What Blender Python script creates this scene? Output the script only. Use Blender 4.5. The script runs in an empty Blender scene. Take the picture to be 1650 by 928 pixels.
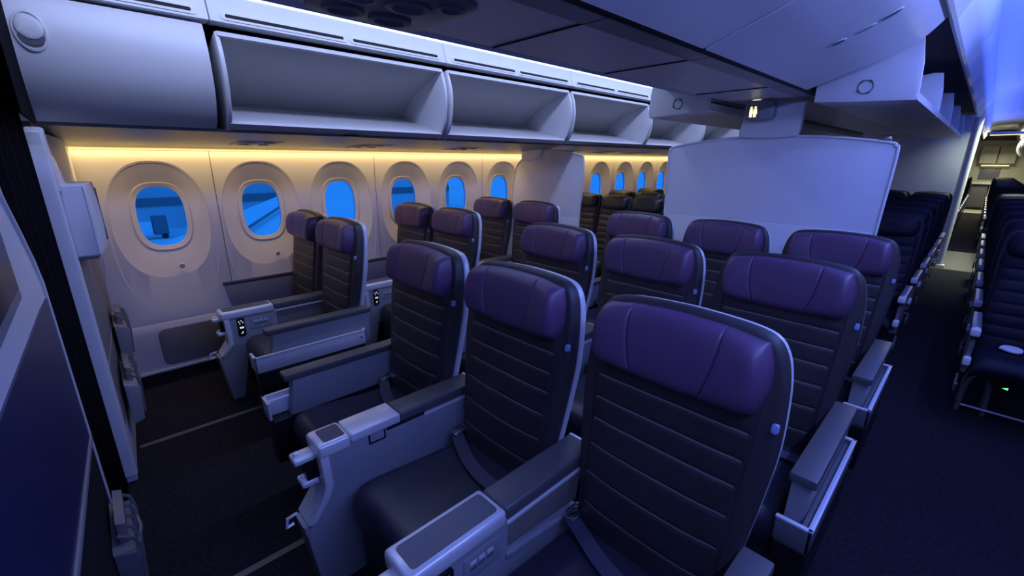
import bpy, bmesh, math, random
from math import sin, cos, pi, sqrt, exp
from mathutils import Vector, Matrix
random.seed(4)
C = bpy.context.scene.collection
SC = bpy.context.scene

# ------------------------------------------------------------------ camera
F, YAW, PIT, ROL = 701.23, 0.81, 0.2861, 0.0044
CAM = (3.8658, -0.3297, 1.5976)
fw = Vector((-sin(YAW)*cos(PIT), cos(YAW)*cos(PIT), -sin(PIT)))
r0 = Vector((cos(YAW), sin(YAW), 0)); u0 = r0.cross(fw)
rt = r0*cos(ROL) + u0*sin(ROL); up = u0*cos(ROL) - r0*sin(ROL)
cd = bpy.data.cameras.new('camera'); co = bpy.data.objects.new('camera', cd); C.objects.link(co)
cd.sensor_width = 36; cd.lens = F/1650*36; cd.clip_start = .01; cd.clip_end = 500
m = Matrix((rt, up, -fw)).transposed().to_4x4(); m.translation = CAM
co.matrix_world = m
SC.camera = co

# ------------------------------------------------------------------ view, world, lamps
SC.view_settings.view_transform = 'Standard'; SC.view_settings.look = 'None'
SC.view_settings.exposure = 0.0; SC.view_settings.gamma = 1.0
SC.view_settings.use_curve_mapping = False
SC.cycles.use_denoising = True
SC.cycles.max_bounces = 8; SC.cycles.diffuse_bounces = 5; SC.cycles.transparent_max_bounces = 12
SC.cycles.sample_clamp_indirect = 4
w = bpy.data.worlds.new('world'); SC.world = w; w.use_nodes = True
bg = w.node_tree.nodes['Background']; bg.inputs[0].default_value = (.62, .78, 1, 1); bg.inputs[1].default_value = 1.15

def area(name, loc, size, size_y, power, color, direction, spread=180):
    l = bpy.data.lights.new(name, 'AREA'); l.shape = 'RECTANGLE'; l.size = size; l.size_y = size_y
    l.energy = power; l.color = color; l.spread = math.radians(spread)
    o = bpy.data.objects.new(name, l); C.objects.link(o)
    d = Vector(direction).normalized()
    yv = Vector((0, 1, 0)); zv = -d; xv = yv.cross(zv).normalized(); yv = zv.cross(xv)
    mm = Matrix((xv, yv, zv)).transposed().to_4x4(); mm.translation = loc
    o.matrix_world = mm
    return o
BLUE = (.075, .155, 1.0)
SKY = (.25, .34, 1.0)
COOL = (.46, .62, 1.0)
WARM = (1.0, .66, .24)
area('left_cove_lamp', (1.17, 4.5, 2.425), .05, 11, 3, COOL, (-.25, 0, -1))
area('left_aisle_ceiling_lamp', (1.52, 4.0, 2.55), .08, 12, 60, (.46, .55, 1.0), (-.30, 0, -.9))
area('right_aisle_cove_lamp', (3.79, 8, 2.30), .05, 18, 60, BLUE, (.5, 0, 1))
area('right_wall_cove_lamp', (4.42, 8, 2.30), .05, 18, 60, BLUE, (-.5, 0, 1))
area('right_aisle_fill_lamp', (4.38, 6.5, 2.28), .06, 17, 165, SKY, (-.75, 0, -.65))  # added lamp out of view, lifts and whitens the cabin light
area('sidewall_wash_lamp', (.040, 5, 1.648), .02, 11, 13, WARM, (-.12, 0, -1))
area('sidewall_fill_lamp', (.15, 5, 1.665), .04, 11, 9, (1.0, .72, .38), (-.22, 0, -1), 120)  # added fill, carries the strip's warm wash farther down
area('galley_lamp', (4.0, 20.5, 2.2), .5, 1.5, 60, (1, .95, .66), (0, -.2, -1))
area('door_area_lamp', (4.10, 9.25, 2.40), .2, .3, 30, (.86, 1, .72), (-.1, .1, -1), 110)

# ------------------------------------------------------------------ materials
def mat(name, col, rough=.5, metal=0., spec=.5, bump=0., bscale=200., var=0., vscale=8., emit=None, estr=1.):
    m = bpy.data.materials.new(name); m.use_nodes = True
    nt = m.node_tree; b = nt.nodes['Principled BSDF']
    b.inputs['Base Color'].default_value = (*col, 1); b.inputs['Roughness'].default_value = rough
    b.inputs['Metallic'].default_value = metal; b.inputs['Specular IOR Level'].default_value = spec
    tc = nt.nodes.new('ShaderNodeTexCoord')
    if var:
        n = nt.nodes.new('ShaderNodeTexNoise'); n.inputs['Scale'].default_value = vscale; n.inputs['Detail'].default_value = 4
        nt.links.new(tc.outputs['Object'], n.inputs['Vector'])
        r = nt.nodes.new('ShaderNodeValToRGB')
        r.color_ramp.elements[0].position = .3; r.color_ramp.elements[1].position = .7
        r.color_ramp.elements[0].color = (*[c*(1-var) for c in col], 1); r.color_ramp.elements[1].color = (*[min(1, c*(1+var)) for c in col], 1)
        nt.links.new(n.outputs['Fac'], r.inputs['Fac']); nt.links.new(r.outputs['Color'], b.inputs['Base Color'])
    if bump:
        n = nt.nodes.new('ShaderNodeTexNoise'); n.inputs['Scale'].default_value = bscale; n.inputs['Detail'].default_value = 3
        nt.links.new(tc.outputs['Object'], n.inputs['Vector'])
        bp = nt.nodes.new('ShaderNodeBump'); bp.inputs['Strength'].default_value = bump; bp.inputs['Distance'].default_value = .002
        nt.links.new(n.outputs['Fac'], bp.inputs['Height']); nt.links.new(bp.outputs['Normal'], b.inputs['Normal'])
    if emit:
        b.inputs['Emission Color'].default_value = (*emit, 1); b.inputs['Emission Strength'].default_value = estr
    return m
M = dict(
    wall=mat('sidewall_plastic', (.74, .72, .72), .55, bump=.05, bscale=300),
    white=mat('white_plastic', (.72, .73, .76), .42, var=.02),
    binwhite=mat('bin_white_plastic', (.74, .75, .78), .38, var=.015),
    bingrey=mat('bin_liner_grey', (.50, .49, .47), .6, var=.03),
    psu=mat('service_panel_grey', (.17, .165, .175), .4, var=.03),
    psudark=mat('service_unit_dark', (.13, .13, .17), .45),
    ceil=mat('ceiling_white', (.7, .72, .78), .6),
    dado=mat('dado_grey', (.22, .215, .23), .6, bump=.3, bscale=500),
    cushion=mat('cushion_leather_sheen', (.022, .023, .038), .36, bump=.2, bscale=350, var=.1, vscale=20),  # bluer leather copy, sheen from above put into the colour
    grey=mat('seat_grey_plastic', (.27, .275, .31), .4, var=.02),
    greyd=mat('seat_dark_grey_plastic', (.12, .125, .145), .45),
    beige=mat('seat_taupe_plastic', (.22, .195, .185), .5),
    satin=mat('satin_grey_plastic', (.62, .64, .70), .34, .1, var=.02),
    channel=mat('centre_channel_grey', (.60, .60, .66), .4, var=.03),  # paler copy of the service grey, in place of bounced light
    silver=mat('silver_painted_plastic', (.74, .76, .80), .28, .25, var=.02),
    chrome=mat('bright_metal', (.75, .76, .78), .2, 1.),
    leather=mat('charcoal_leather', (.027, .023, .027), .45, bump=.25, bscale=350, var=.12, vscale=20),
    stitch=mat('grey_piping', (.20, .175, .17), .5),
    pad=mat('back_pad_charcoal', (.036, .031, .036), .5, bump=.15, bscale=300),
    purple=mat('purple_leather', (.100, .052, .118), .42, bump=.2, bscale=350, var=.08, vscale=15),
    seam=mat('purple_seam', (.04, .02, .075), .6),
    belt=mat('belt_webbing', (.045, .045, .075), .55, bump=.3, bscale=600),
    armpad=mat('armrest_charcoal', (.092, .09, .096), .42, bump=.15, bscale=250),
    tray=mat('tray_slate', (.075, .08, .12), .35),
    black=mat('black_plastic', (.008, .008, .01), .3),
    gap=mat('dark_gap', (.006, .006, .007), .8),
    carpet=mat('dark_carpet', (.020, .019, .026), .95, spec=.1, bump=.8, bscale=260, var=.35, vscale=60),
    vinyl=mat('door_area_vinyl', (.10, .092, .07), .5, var=.06),
    track=mat('seat_track_grey', (.14, .13, .12), .5),
    curtain=mat('black_curtain', (.004, .004, .008), .95, spec=.05),
    navy=mat('navy_panel', (.018, .02, .085), .35),
    bulk=mat('bulkhead_plastic', (.70, .72, .78), .5, var=.015),
    econ=mat('navy_leather', (.007, .008, .020), .6, spec=.25, bump=.2, bscale=300, var=.1, vscale=20),
    econdark=mat('black_leather', (.028, .027, .03), .38, bump=.2, bscale=300),
    tube=mat('grey_tube', (.30, .31, .34), .35, .6),
    paper=mat('white_paper', (.75, .75, .80), .6),
    tag=mat('pale_blue_plastic', (.26, .32, .62), .35),
    strip=mat('cove_strip_lens', (.8, .85, .9), .4, emit=(.60, .76, 1), estr=1.5),
    warmstrip=mat('warm_strip_lens', (.8, .7, .5), .4, emit=(1, .70, .22), estr=1.3),
    led=mat('white_led', (.8, .8, .8), .4, emit=(.9, 1, .85), estr=.8),
    sign=mat('lavatory_sign_symbol', (.8, .8, .6), .4, emit=(1, .93, .45), estr=1.6),
    greenled=mat('green_led', (.1, .6, .2), .4, emit=(.15, 1, .3), estr=1.3),
    galley=mat('galley_panel', (.42, .41, .33), .5, var=.03),
    galleylamp=mat('galley_lamp_lens', (.8, .8, .6), .4, emit=(1, .88, .42), estr=.9),
    concrete=mat('apron_concrete', (.78, .79, .80), .9, var=.06, vscale=.15),
    wing=mat('wing_paint', (.80, .82, .84), .4, var=.03, vscale=.3),
    building=mat('terminal_cladding', (.52, .54, .56), .7, var=.25, vscale=.12),
    buildingdark=mat('terminal_dark_band', (.17, .18, .2), .6),
)
# blue tinted dimmable window pane
gm = bpy.data.materials.new('blue_dimmable_glass'); gm.use_nodes = True
nt = gm.node_tree; nt.nodes.clear()
o_ = nt.nodes.new('ShaderNodeOutputMaterial'); t_ = nt.nodes.new('ShaderNodeBsdfTransparent'); g_ = nt.nodes.new('ShaderNodeBsdfGlossy')
mx = nt.nodes.new('ShaderNodeMixShader'); mx.inputs[0].default_value = .03
t_.inputs[0].default_value = (.025, .30, 1, 1); g_.inputs['Roughness'].default_value = .05; g_.inputs[0].default_value = (.6, .7, 1, 1)
nt.links.new(t_.outputs[0], mx.inputs[1]); nt.links.new(g_.outputs[0], mx.inputs[2]); nt.links.new(mx.outputs[0], o_.inputs[0])
M['glass'] = gm

# ------------------------------------------------------------------ mesh helpers
class MB:
    def __init__(s): s.v = []; s.f = []; s.m = []
    def add(s, vs, fs, mi=0):
        n = len(s.v); s.v += [tuple(v) for v in vs]; s.f += [tuple(i+n for i in f) for f in fs]
        s.m += ([mi]*len(fs) if isinstance(mi, int) else list(mi)); return s
    def bm(s, bm, mi=0):
        bm.verts.index_update()
        s.add([v.co[:] for v in bm.verts], [[v.index for v in f.verts] for f in bm.faces], mi); bm.free(); return s
    def box(s, x0, x1, y0, y1, z0, z1, bev=0., seg=2, mi=0):
        b = bmesh.new(); bmesh.ops.create_cube(b, size=1)
        for v in b.verts:
            v.co = ((x0+x1)/2+v.co.x*(x1-x0), (y0+y1)/2+v.co.y*(y1-y0), (z0+z1)/2+v.co.z*(z1-z0))
        if bev: bmesh.ops.bevel(b, geom=b.edges[:], offset=bev, segments=seg, affect='EDGES', profile=.5)
        return s.bm(b, mi)
    def prism(s, pts, a0, a1, place, bev=0., seg=2, mi=0):
        """pts 2D outline, extruded from a0 to a1; place(p,q,a)->xyz"""
        b = bmesh.new()
        A = [b.verts.new(place(p, q, a0)) for p, q in pts]; B = [b.verts.new(place(p, q, a1)) for p, q in pts]
        n = len(pts); f0 = b.faces.new(A); f1 = b.faces.new(B[::-1])
        for i in range(n): b.faces.new((A[i], B[i], B[(i+1) % n], A[(i+1) % n]))
        bmesh.ops.recalc_face_normals(b, faces=b.faces[:])
        if bev:
            es = [e for e in b.edges if f0 in e.link_faces or f1 in e.link_faces]
            bmesh.ops.bevel(b, geom=es, offset=bev, segments=seg, affect='EDGES', profile=.5)
        return s.bm(b, mi)
    def grid(s, fn, us, vs, mi=None):
        nu, nv = len(us), len(vs)
        P = [fn(u, v) for v in vs for u in us]
        fs = []; ms = []
        for j in range(nv-1):
            for i in range(nu-1):
                fs.append((j*nu+i, j*nu+i+1, (j+1)*nu+i+1, (j+1)*nu+i))
                ms.append(mi((us[i]+us[i+1])/2, (vs[j]+vs[j+1])/2) if mi else 0)
        return s.add(P, fs, ms)
    def tube(s, path, r, n=8, mi=0, closed=False):
        P = [Vector(p) for p in path]; rings = []; L = len(P)
        prev = None
        for i, p in enumerate(P):
            a = P[(i-1) % L] if (closed or i > 0) else p; b = P[(i+1) % L] if (closed or i < L-1) else p
            t = (b-a).normalized()
            if prev is None:
                ref = Vector((0, 0, 1)) if abs(t.z) < .9 else Vector((1, 0, 0)); x = t.cross(ref).normalized()
            else: x = (prev - t*prev.dot(t)).normalized()
            prev = x; y = t.cross(x)
            rings.append([p + (x*cos(2*pi*k/n)+y*sin(2*pi*k/n))*r for k in range(n)])
        return s.loft(rings, mi, closed)
    def loft(s, rings, mi=0, closed=False, caps=True):
        n = len(rings[0]); vs = [p for R in rings for p in R]; fs = []; L = len(rings)
        for j in range(L if closed else L-1):
            k = (j+1) % L
            for i in range(n): fs.append((j*n+i, j*n+(i+1) % n, k*n+(i+1) % n, k*n+i))
        if caps and not closed: fs += [tuple(range(n))[::-1], tuple((L-1)*n+i for i in range(n))]
        return s.add(vs, fs, mi)
    def build(s, name, mats, parent=None, angle=40, smooth=True, mods=(), recalc=True):
        me = bpy.data.meshes.new(name); me.from_pydata(s.v, [], s.f)
        for mm in (mats if isinstance(mats, (list, tuple)) else [mats]): me.materials.append(M[mm] if isinstance(mm, str) else mm)
        for p, i in zip(me.polygons, s.m): p.material_index = i; p.use_smooth = smooth
        if recalc:
            b = bmesh.new(); b.from_mesh(me); bmesh.ops.recalc_face_normals(b, faces=b.faces[:]); b.to_mesh(me); b.free()
        me.update()
        if smooth: me.set_sharp_from_angle(angle=math.radians(angle))
        o = bpy.data.objects.new(name, me); C.objects.link(o)
        if parent: o.parent = parent
        return o
def tag(o, label, cat, group=None):
    o['label'] = label; o['category'] = cat
    if group: o['group'] = group
    return o
def struct(o): o['kind'] = 'structure'; return o
def thing(name, label, cat, loc=(0, 0, 0), group=None, rz=0):
    o = bpy.data.objects.new(name, None); C.objects.link(o); o.location = loc; o.rotation_euler = (0, 0, rz); o.empty_display_size = .05
    return tag(o, label, cat, group)
def dup(root, loc, label, group=None):
    r = root.copy(); C.objects.link(r); r.location = loc; r['label'] = label
    if group: r['group'] = group
    for ch in list(root.children):
        c = ch.copy(); C.objects.link(c); c.parent = r
        for g in list(ch.children):
            d = g.copy(); C.objects.link(d); d.parent = c
    return r
def lin(a, b, n): return [a+(b-a)*i/(n-1) for i in range(n)]
XYZ = lambda p, q, a: (p, a, q)     # outline in X,Z extruded along Y
YZX = lambda p, q, a: (a, p, q)     # outline in Y,Z extruded along X
def rrect(x0, x1, y0, y1, r, n=5):
    P = []
    for cx, cy, a0 in ((x1-r, y1-r, 0), (x0+r, y1-r, 90), (x0+r, y0+r, 180), (x1-r, y0+r, 270)):
        for k in range(n+1):
            a = math.radians(a0+90*k/n); P.append((cx+r*cos(a), cy+r*sin(a)))
    return P
def resample(pts, n):
    """smooth Catmull-Rom through the 2D points"""
    out = []
    P = [pts[0]]+list(pts)+[pts[-1]]
    for i in range(1, len(P)-2):
        for k in range(n):
            t = k/n
            out.append(tuple(.5*(2*P[i][d]+(P[i+1][d]-P[i-1][d])*t+(2*P[i-1][d]-5*P[i][d]+4*P[i+1][d]-P[i+2][d])*t*t+(-P[i-1][d]+3*P[i][d]-3*P[i+1][d]+P[i+2][d])*t**3) for d in (0, 1)))
    out.append(tuple(pts[-1])); return out

CX = 2.745            # cabin centre line
mir = lambda P: [(2*CX-x, z) for x, z in P]
YB = -2.2; YE = 23.0  # cabin ends

# ------------------------------------------------------------------ floor, ceilings, outer walls
mb = MB().box(-.12, 5.62, YB, YE, -.08, 0); struct(mb.build('floor', 'carpet'))
mb = MB().box(3.45, 4.45, 9.05, 11.1, 0, .004); struct(mb.build('trim_1', 'vinyl'))
for i, (x, y0, y1) in enumerate([(.84, -.4, .62), (2.15, -.4, .6)]):
    struct(MB().box(x-.016, x+.016, y0, y1, 0, .004).build('trim_%d' % (i+2), 'track'))
cp = resample([(1.02, 2.50), (1.25, 2.60), (1.55, 2.62), (1.9, 2.56), (2.0, 2.50), (2.4, 2.46)], 5)
cp2 = resample([(3.4, 2.46), (3.62, 2.54), (3.75, 2.60), (4.1, 2.64), (4.42, 2.60), (4.55, 2.54), (5.6, 2.46)], 5)
mb = MB()
for P in (cp, [(2.4, 2.46), (3.4, 2.46)], cp2):
    mb.grid(lambda u, v, P=P: (P[u][0], v, P[u][1]), list(range(len(P))), [YB, 5, 12, YE])
mb.box(-.15, 5.65, YB, YE, 2.72, 2.76); mb.box(.0, 1.05, YB, YE, 2.50, 2.53)
struct(mb.build('ceiling', 'ceil'))
mb = MB().box(5.50, 5.62, YB, YE, -.05, 2.75); struct(mb.build('wall_right', 'wall'))
mb = MB().box(-.15, 5.62, YB-.1, YB, -.05, 2.75); struct(mb.build('wall_front', 'gap'))
mb = MB().box(-.15, 5.62, YE, YE+.1, -.05, 2.75); struct(mb.build('wall_back', 'galley'))

# ------------------------------------------------------------------ left sidewall with its windows
WP = .64; NW = 18; ZB, ZT = .46, 1.66
def sup(a, b, cy, cz, n, th):
    c, s = cos(th), sin(th)
    return (cy + a*math.copysign(abs(c)**(2/n), c), cz + b*math.copysign(abs(s)**(2/n), s))
NA = 72
ths = [2*pi*k/NA for k in range(NA)]
CORN = {}
for q_ in (math.atan2(.6, .32), pi-math.atan2(.6, .32), pi+math.atan2(.6, .32), 2*pi-math.atan2(.6, .32)):
    CORN[min(ths, key=lambda t: abs(t-q_))] = q_
def rect_pt(hy, z0, z1, cz, th):
    th = CORN.get(th, th)
    c, s = cos(th), sin(th); hz = (z1-cz) if s > 0 else (cz-z0)
    k = min(hy/abs(c) if abs(c) > 1e-9 else 1e9, hz/abs(s) if abs(s) > 1e-9 else 1e9)
    return (c*k, cz+s*k)
def wallx(z): return .0 if z < 1.3 else .10*(z-1.3)**2
wall = MB()
glassring = None
for i in range(-1, NW):
    y0 = i*WP; rings = []
    def ring(fn, x): rings.append([(wallx(fn(t)[1])+(x(t) if callable(x) else x), y0+fn(t)[0], fn(t)[1]) for t in ths])
    e = .0 if i % 2 else .0
    ring(lambda t: rect_pt(WP/2, ZB, ZT, 1.06, t), 0)
    ring(lambda t: sup(.292, .530, 0, 1.052, 2.5, t), 0)
    ring(lambda t: sup(.286, .520, 0, 1.055, 2.5, t), -.004)
    ring(lambda t: sup(.270, .398, 0, 1.175, 2.35, t), lambda t: -.004-.004*max(0, -sin(t)))
    ring(lambda t: sup(.266, .393, 0, 1.175, 2.35, t), lambda t: -.010-.006*max(0, sin(t)))
    for q in (.25, .5, .75, .92):
        ring(lambda t: tuple(sup(.262, .388, 0, 1.175, 2.35, t)[d]*(1-q)+sup(.165, .236, .007, 1.202, 2.8, t)[d]*q for d in (0, 1)),
             lambda t, q=q: -.012-.062*q**(1-.15*max(0, sin(t))))
    ring(lambda t: sup(.163, .232, .008, 1.203, 2.8, t), -.076)
    wall.loft(rings, 0, caps=False)
# lower panel and top closure
wall.grid(lambda u, v: (u[0], v, u[1]), [(0, .46), (.006, .45), (.012, .40), (.014, .12), (.008, .10)], [-1*WP-.32, 4, (NW-.5)*WP])
wall.grid(lambda u, v: (u[0], v, u[1]), [(wallx(1.66), 1.66), (.02, 1.75), (.02, 2.6)], [-1*WP-.32, 4, (NW-.5)*WP])
struct(wall.build('wall_left', 'wall', angle=25))
MBx = MB().box(-.12, -.1, (NW-.5)*WP, YE, -.05, 2.75); MBx.box(0, .02, (NW-.5)*WP, YE, 0, 2.75); MBx.box(-.15, .02, YB, -1.5*WP, -.05, 2.75)
MBx.box(-.12, .02, -1.5*WP, YE, 1.68, 2.74); MBx.box(-.12, -.02, -1.5*WP, YE, -.05, .46)
MBx.build('wall_outer', 'wall')['kind'] = 'structure'
def flat_ring(mb, fo, fi, xo, xi, mi=0):
    mb.loft([[(xo, *fo(t)) for t in ths], [(xi, *fi(t)) for t in ths]], mi, caps=False)
wf = MB()
fo = lambda t: sup(.170, .240, .008, 1.203, 2.8, t); fm = lambda t: sup(.155, .225, .008, 1.204, 2.8, t); fi = lambda t: sup(.136, .206, .010, 1.205, 2.7, t)
wf.loft([[(-.076, *fo(t)) for t in ths], [(-.064, *[(fo(t)[d]+fm(t)[d])/2 for d in (0, 1)]) for t in ths], [(-.068, *fm(t)) for t in ths], [(-.076, *fi(t)) for t in ths], [(-.11, *fi(t)) for t in ths]], caps=False)
pane_mb = MB().add([(-.090, *fi(t)) for t in ths], [tuple(range(NA))])
btn_mb = MB()
c24 = [2*pi*k/24 for k in range(24)]
btn_mb.loft([[(x, .055+r*cos(t), .852+r*sin(t)) for t in c24] for x, r in ((-.01, .017), (.004, .017), (.005, .014), (-.001, .0125))], 0, caps=False)
btn_mb.add([(-.001, .055+.0125*cos(t), .852+.0125*sin(t)) for t in c24], [tuple(range(24))], 1)
btn_mb.box(-.002, .003, .046, .064, .847, .857, mi=0)
first = None
for i in range(-1, NW):
    if first is None:
        wfo = wf.build('window_1', 'wall', angle=60); wfo['kind'] = 'structure'
        po = pane_mb.build('window_pane', 'glass', wfo); bo = btn_mb.build('dimmer_button', ['white', 'greyd'], wfo)
        first = (wfo, po, bo); wfo.location = (0, i*WP, 0)
    else:
        wfo = first[0].copy(); C.objects.link(wfo); wfo.location = (0, i*WP, 0); wfo.name = 'window_%d' % (i+2)
        for ch in first[1:]:
            c = ch.copy(); C.objects.link(c); c.parent = wfo
n = 4
for i in range(0, NW, 2):
    y = (i+.5)*WP+.02 if i == 0 else (i+.5)*WP
    mb = MB().grid(lambda u, v: (wallx(u)+.0008, y+v, u), lin(.47, 1.65, 14), [-.0025, .0025]); struct(mb.build('trim_%d' % n, 'psu')); n += 1
mb = MB().prism(rrect(-.17, .36, .135, .415, .045), .014, .020, lambda p, q, a: (a, p, q), .003); tag(mb.build('floor_air_grille', 'dado'), 'dark grey rounded return air grille low on the sidewall under first window', 'grille')
mb = MB().box(.008, .024, -.9, 10.5, .095, .115, .004); struct(mb.build('baseboard_left', 'silver'))
mb = MB().box(-.02, .012, -.9, 10.5, 0, .10); struct(mb.build('baseboard_lower_left', 'gap'))
# warm strip along the top of the sidewall
mb = MB().box(.028, .040, -.40, 10.5, 1.650, 1.662); tag(mb.build('sidewall_light_strip', 'warmstrip'), 'thin warm yellow light strip along the top of the window wall', 'light strip')

# ------------------------------------------------------------------ left bins, service panels and cove
LB = .255; BL = 1.40
prof_service = [(.045, 1.672), (.30, 1.690), (.70, 1.712), (1.0, 1.735), (1.0, 1.75), (.045, 1.72)]
mb = MB().prism(prof_service, -.46, 11, XYZ); struct(mb.build('trim_%d' % n, 'psu')); n += 1
def zserv(x): return 1.672 + (x-.045)*.0655
for k, y in enumerate([.55, 1.35, 2.3, 3.75, 4.55, 5.35]):
    t = thing('reading_light_unit', 'dark reading light and air outlet unit in the left service panel, %s from the front' % ['first', 'second', 'third', 'fourth', 'fifth', 'sixth'][k], 'light unit', (0, y, 0), 'service units under the left bins')
    MB().prism(rrect(.28, .62, -.14, .14, .04), 0, .010, lambda p, q, a: (p, q, zserv(p)-.0035+a), .001).build('panel', 'psu', t)
    for (dx, dy) in ((.36, -.06), (.36, .06), (.50, -.06), (.50, .06)):
        MB().loft([[(dx+r*cos(a), dy+r*sin(a), zserv(dx)-z) for a in c24] for r, z in ((.034, .002), (.034, .0055), (.026, .006), (.021, .001))]).build('lens', 'psudark', t)
# housing behind (dark)
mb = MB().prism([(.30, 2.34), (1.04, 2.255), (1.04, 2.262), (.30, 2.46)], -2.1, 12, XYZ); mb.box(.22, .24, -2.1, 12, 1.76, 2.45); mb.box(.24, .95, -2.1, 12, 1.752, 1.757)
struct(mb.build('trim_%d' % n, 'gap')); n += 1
cheek = resample([(.50, 1.99), (.80, 2.135), (1.075, 2.207)], 3)[:-1] + resample([(1.075, 2.207), (1.115, 2.10), (1.125, 1.98), (1.095, 1.84), (1.03, 1.752), (.96, 1.742)], 5)[:-1] + resample([(.96, 1.742), (.7, 1.80), (.46, 1.875)], 3)
INNER = [(1.06, 1.775), (.52, 1.905), (.60, 2.215), (1.075, 2.205)]
def make_bucket(x_of=lambda x: x, z_of=lambda x, z: z):
    """open tilt-down bin bucket, aisle side +X, length BL from y=0"""
    T = lambda P: [(x_of(x), z_of(x, z)) for x, z in P]
    mb = MB(); t = .022; g = .014
    for a0, a1 in ((g, g+t), (BL-g-t, BL-g)): mb.prism(T(cheek), a0, a1, XYZ, .006)
    lip = [(.95, 1.744), (1.03, 1.752), (1.062, 1.776), (1.05, 1.790), (.52, 1.918), (.46, 1.90), (.46, 1.875), (.7, 1.80)]
    mb.prism(T(lip), g+t*.5, BL-g-t*.5, XYZ, 0)
    mb.prism(T([(1.04, 2.206), (1.078, 2.210), (1.090, 2.188), (1.04, 2.186)]), g+t*.5, BL-g-t*.5, XYZ, .003)
    ln = MB()
    ln.prism(T([(.50, 1.885), (.525, 1.915), (.66, 2.03), (.80, 2.105), (1.07, 2.192), (1.07, 2.204), (.80, 2.125), (.50, 1.95)]), g+t*.6, BL-g-t*.6, XYZ)
    return mb, ln
bmb, bln = make_bucket()
BINL = ['first', 'second', 'third', 'fourth', 'fifth', 'sixth', 'seventh']
bin0 = thing('overhead_bin', 'open white overhead bin on the left, nearest the closed bin door', 'overhead bin', (0, LB, 0), 'open bins over the window seats')
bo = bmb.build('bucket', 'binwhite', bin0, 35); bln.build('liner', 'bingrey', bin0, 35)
lb = MB().box(1.028, 1.034, .50, .585, 1.7535, 1.7625); lb.build('placard', 'tray', bo)
MB().box(1.03, 1.034, .42, .47, 1.7535, 1.7625).build('placard', 'psu', bo)
MB().box(1.0, 1.032, .66, .74, 1.735, 1.747, .003).build('latch', 'black', bo)
for k in range(1, 6):
    dup(bin0, (0, LB+k*BL, 0), 'open white overhead bin on the left, %s one behind the closed bin door' % BINL[k])
# closed bin at the front left
cb = thing('overhead_bin', 'closed white overhead bin door with oval latch at the front left', 'overhead bin', (0, LB-BL, 0), 'closed bins')
dp = resample([(1.085, 2.228), (1.125, 2.08), (1.12, 1.93), (1.07, 1.81), (1.01, 1.750)], 6)
dback = [(x-.03, z) for x, z in dp][::-1]
MB().prism(dp+dback, .006, BL-.030, XYZ, .006).build('door', 'binwhite', cb, 35)
MB().prism([(1.09, 2.172), (1.1, 2.172), (1.102, 2.168), (1.09, 2.168)], .02, BL-.03, XYZ).build('seam', 'psudark', cb)
MB().prism([(.3, 1.8), (.95, 1.76), (1.05, 2.2), (.3, 2.2)], .02, BL-.02, XYZ).build('body', 'bingrey', cb)
lt = MB(); lth = [2*pi*k/40 for k in range(40)]
def dx_at(z):
    for a, b in zip(dp, dp[1:]):
        if b[1] <= z <= a[1]: return a[0]+(b[0]-a[0])*(z-a[1])/(b[1]-a[1])
    return dp[0][0]
def latch_ring(a, b, off): return [(dx_at(2.085+b*sin(t))+off, .765+a*cos(t)*.80, 2.085+b*sin(t)) for t in lth]
lt.loft([latch_ring(.064, .080, -.002), latch_ring(.062, .077, .006), latch_ring(.054, .068, .007), latch_ring(.051, .062, -.004)], 0)
lto = lt.build('latch', 'binwhite', cb, 35)
def latch_patch(a, b, z0, z1, off, n_=14):
    """rounded plate following the door skin inside the latch oval"""
    R_ = lambda k, o: [(dx_at((z0+z1)/2+(z1-z0)/2*k*sin(t))+o, .765+a*k*cos(t), (z0+z1)/2+(z1-z0)/2*k*sin(t)) for t in lth]
    return MB().loft([R_(1, -.002), R_(1, off-.002), R_(.93, off), R_(.6, off), R_(.02, off)], 0, caps=False)
latch_patch(.041, 0, 2.052, 2.142, .010).build('handle', 'binwhite', lto, 35)
latch_patch(.040, 0, 2.028, 2.085, .0065).build('grip_recess', 'psudark', lto, 35)
# cove panels above the bins
FX = lambda z: 1.10-(z-2.24)*.33
for k in range(-1, 6):
    nm = 'over the closed bin' if k == -1 else 'over the %s open bin' % BINL[k]
    t = thing('cove_panel', 'white cove panel with two long air slots %s on the left' % nm, 'panel', (0, LB+k*BL, 0), 'cove panels over the left bins')
    pr = [(1.10, 2.243), (1.106, 2.247), (1.104, 2.256), (1.0565, 2.400), (1.02, 2.400), (1.02, 2.243)]
    MB().prism(pr, .003, BL-.003, XYZ, .002).build('panel_face', 'white', t, 35)
    for (a, b) in ((.07, .67), (.73, 1.33)):
        fr = MB(); pts = rrect(a-.022, b+.022, 2.258, 2.302, .018)
        fr.prism(pts, -.002, .0045, lambda p, q, d: (1.104-(q-2.256)*.33+d, p, q), .002)
        fo_ = fr.build('vent_frame', 'white', t, 35)
        MB().prism(rrect(a, b, 2.271, 2.288, .006), .002, .0055, lambda p, q, d: (1.104-(q-2.256)*.33+d, p, q)).build('vent_slot', 'gap', fo_)
mb = MB().prism([(1.03, 2.385), (1.066, 2.382), (1.062, 2.412), (1.03, 2.415)], -2, 10, XYZ, .004)
tag(mb.build('cove_light_strip', 'strip'), 'bright bluish white light strip along the top of the left bins', 'light strip')

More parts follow.
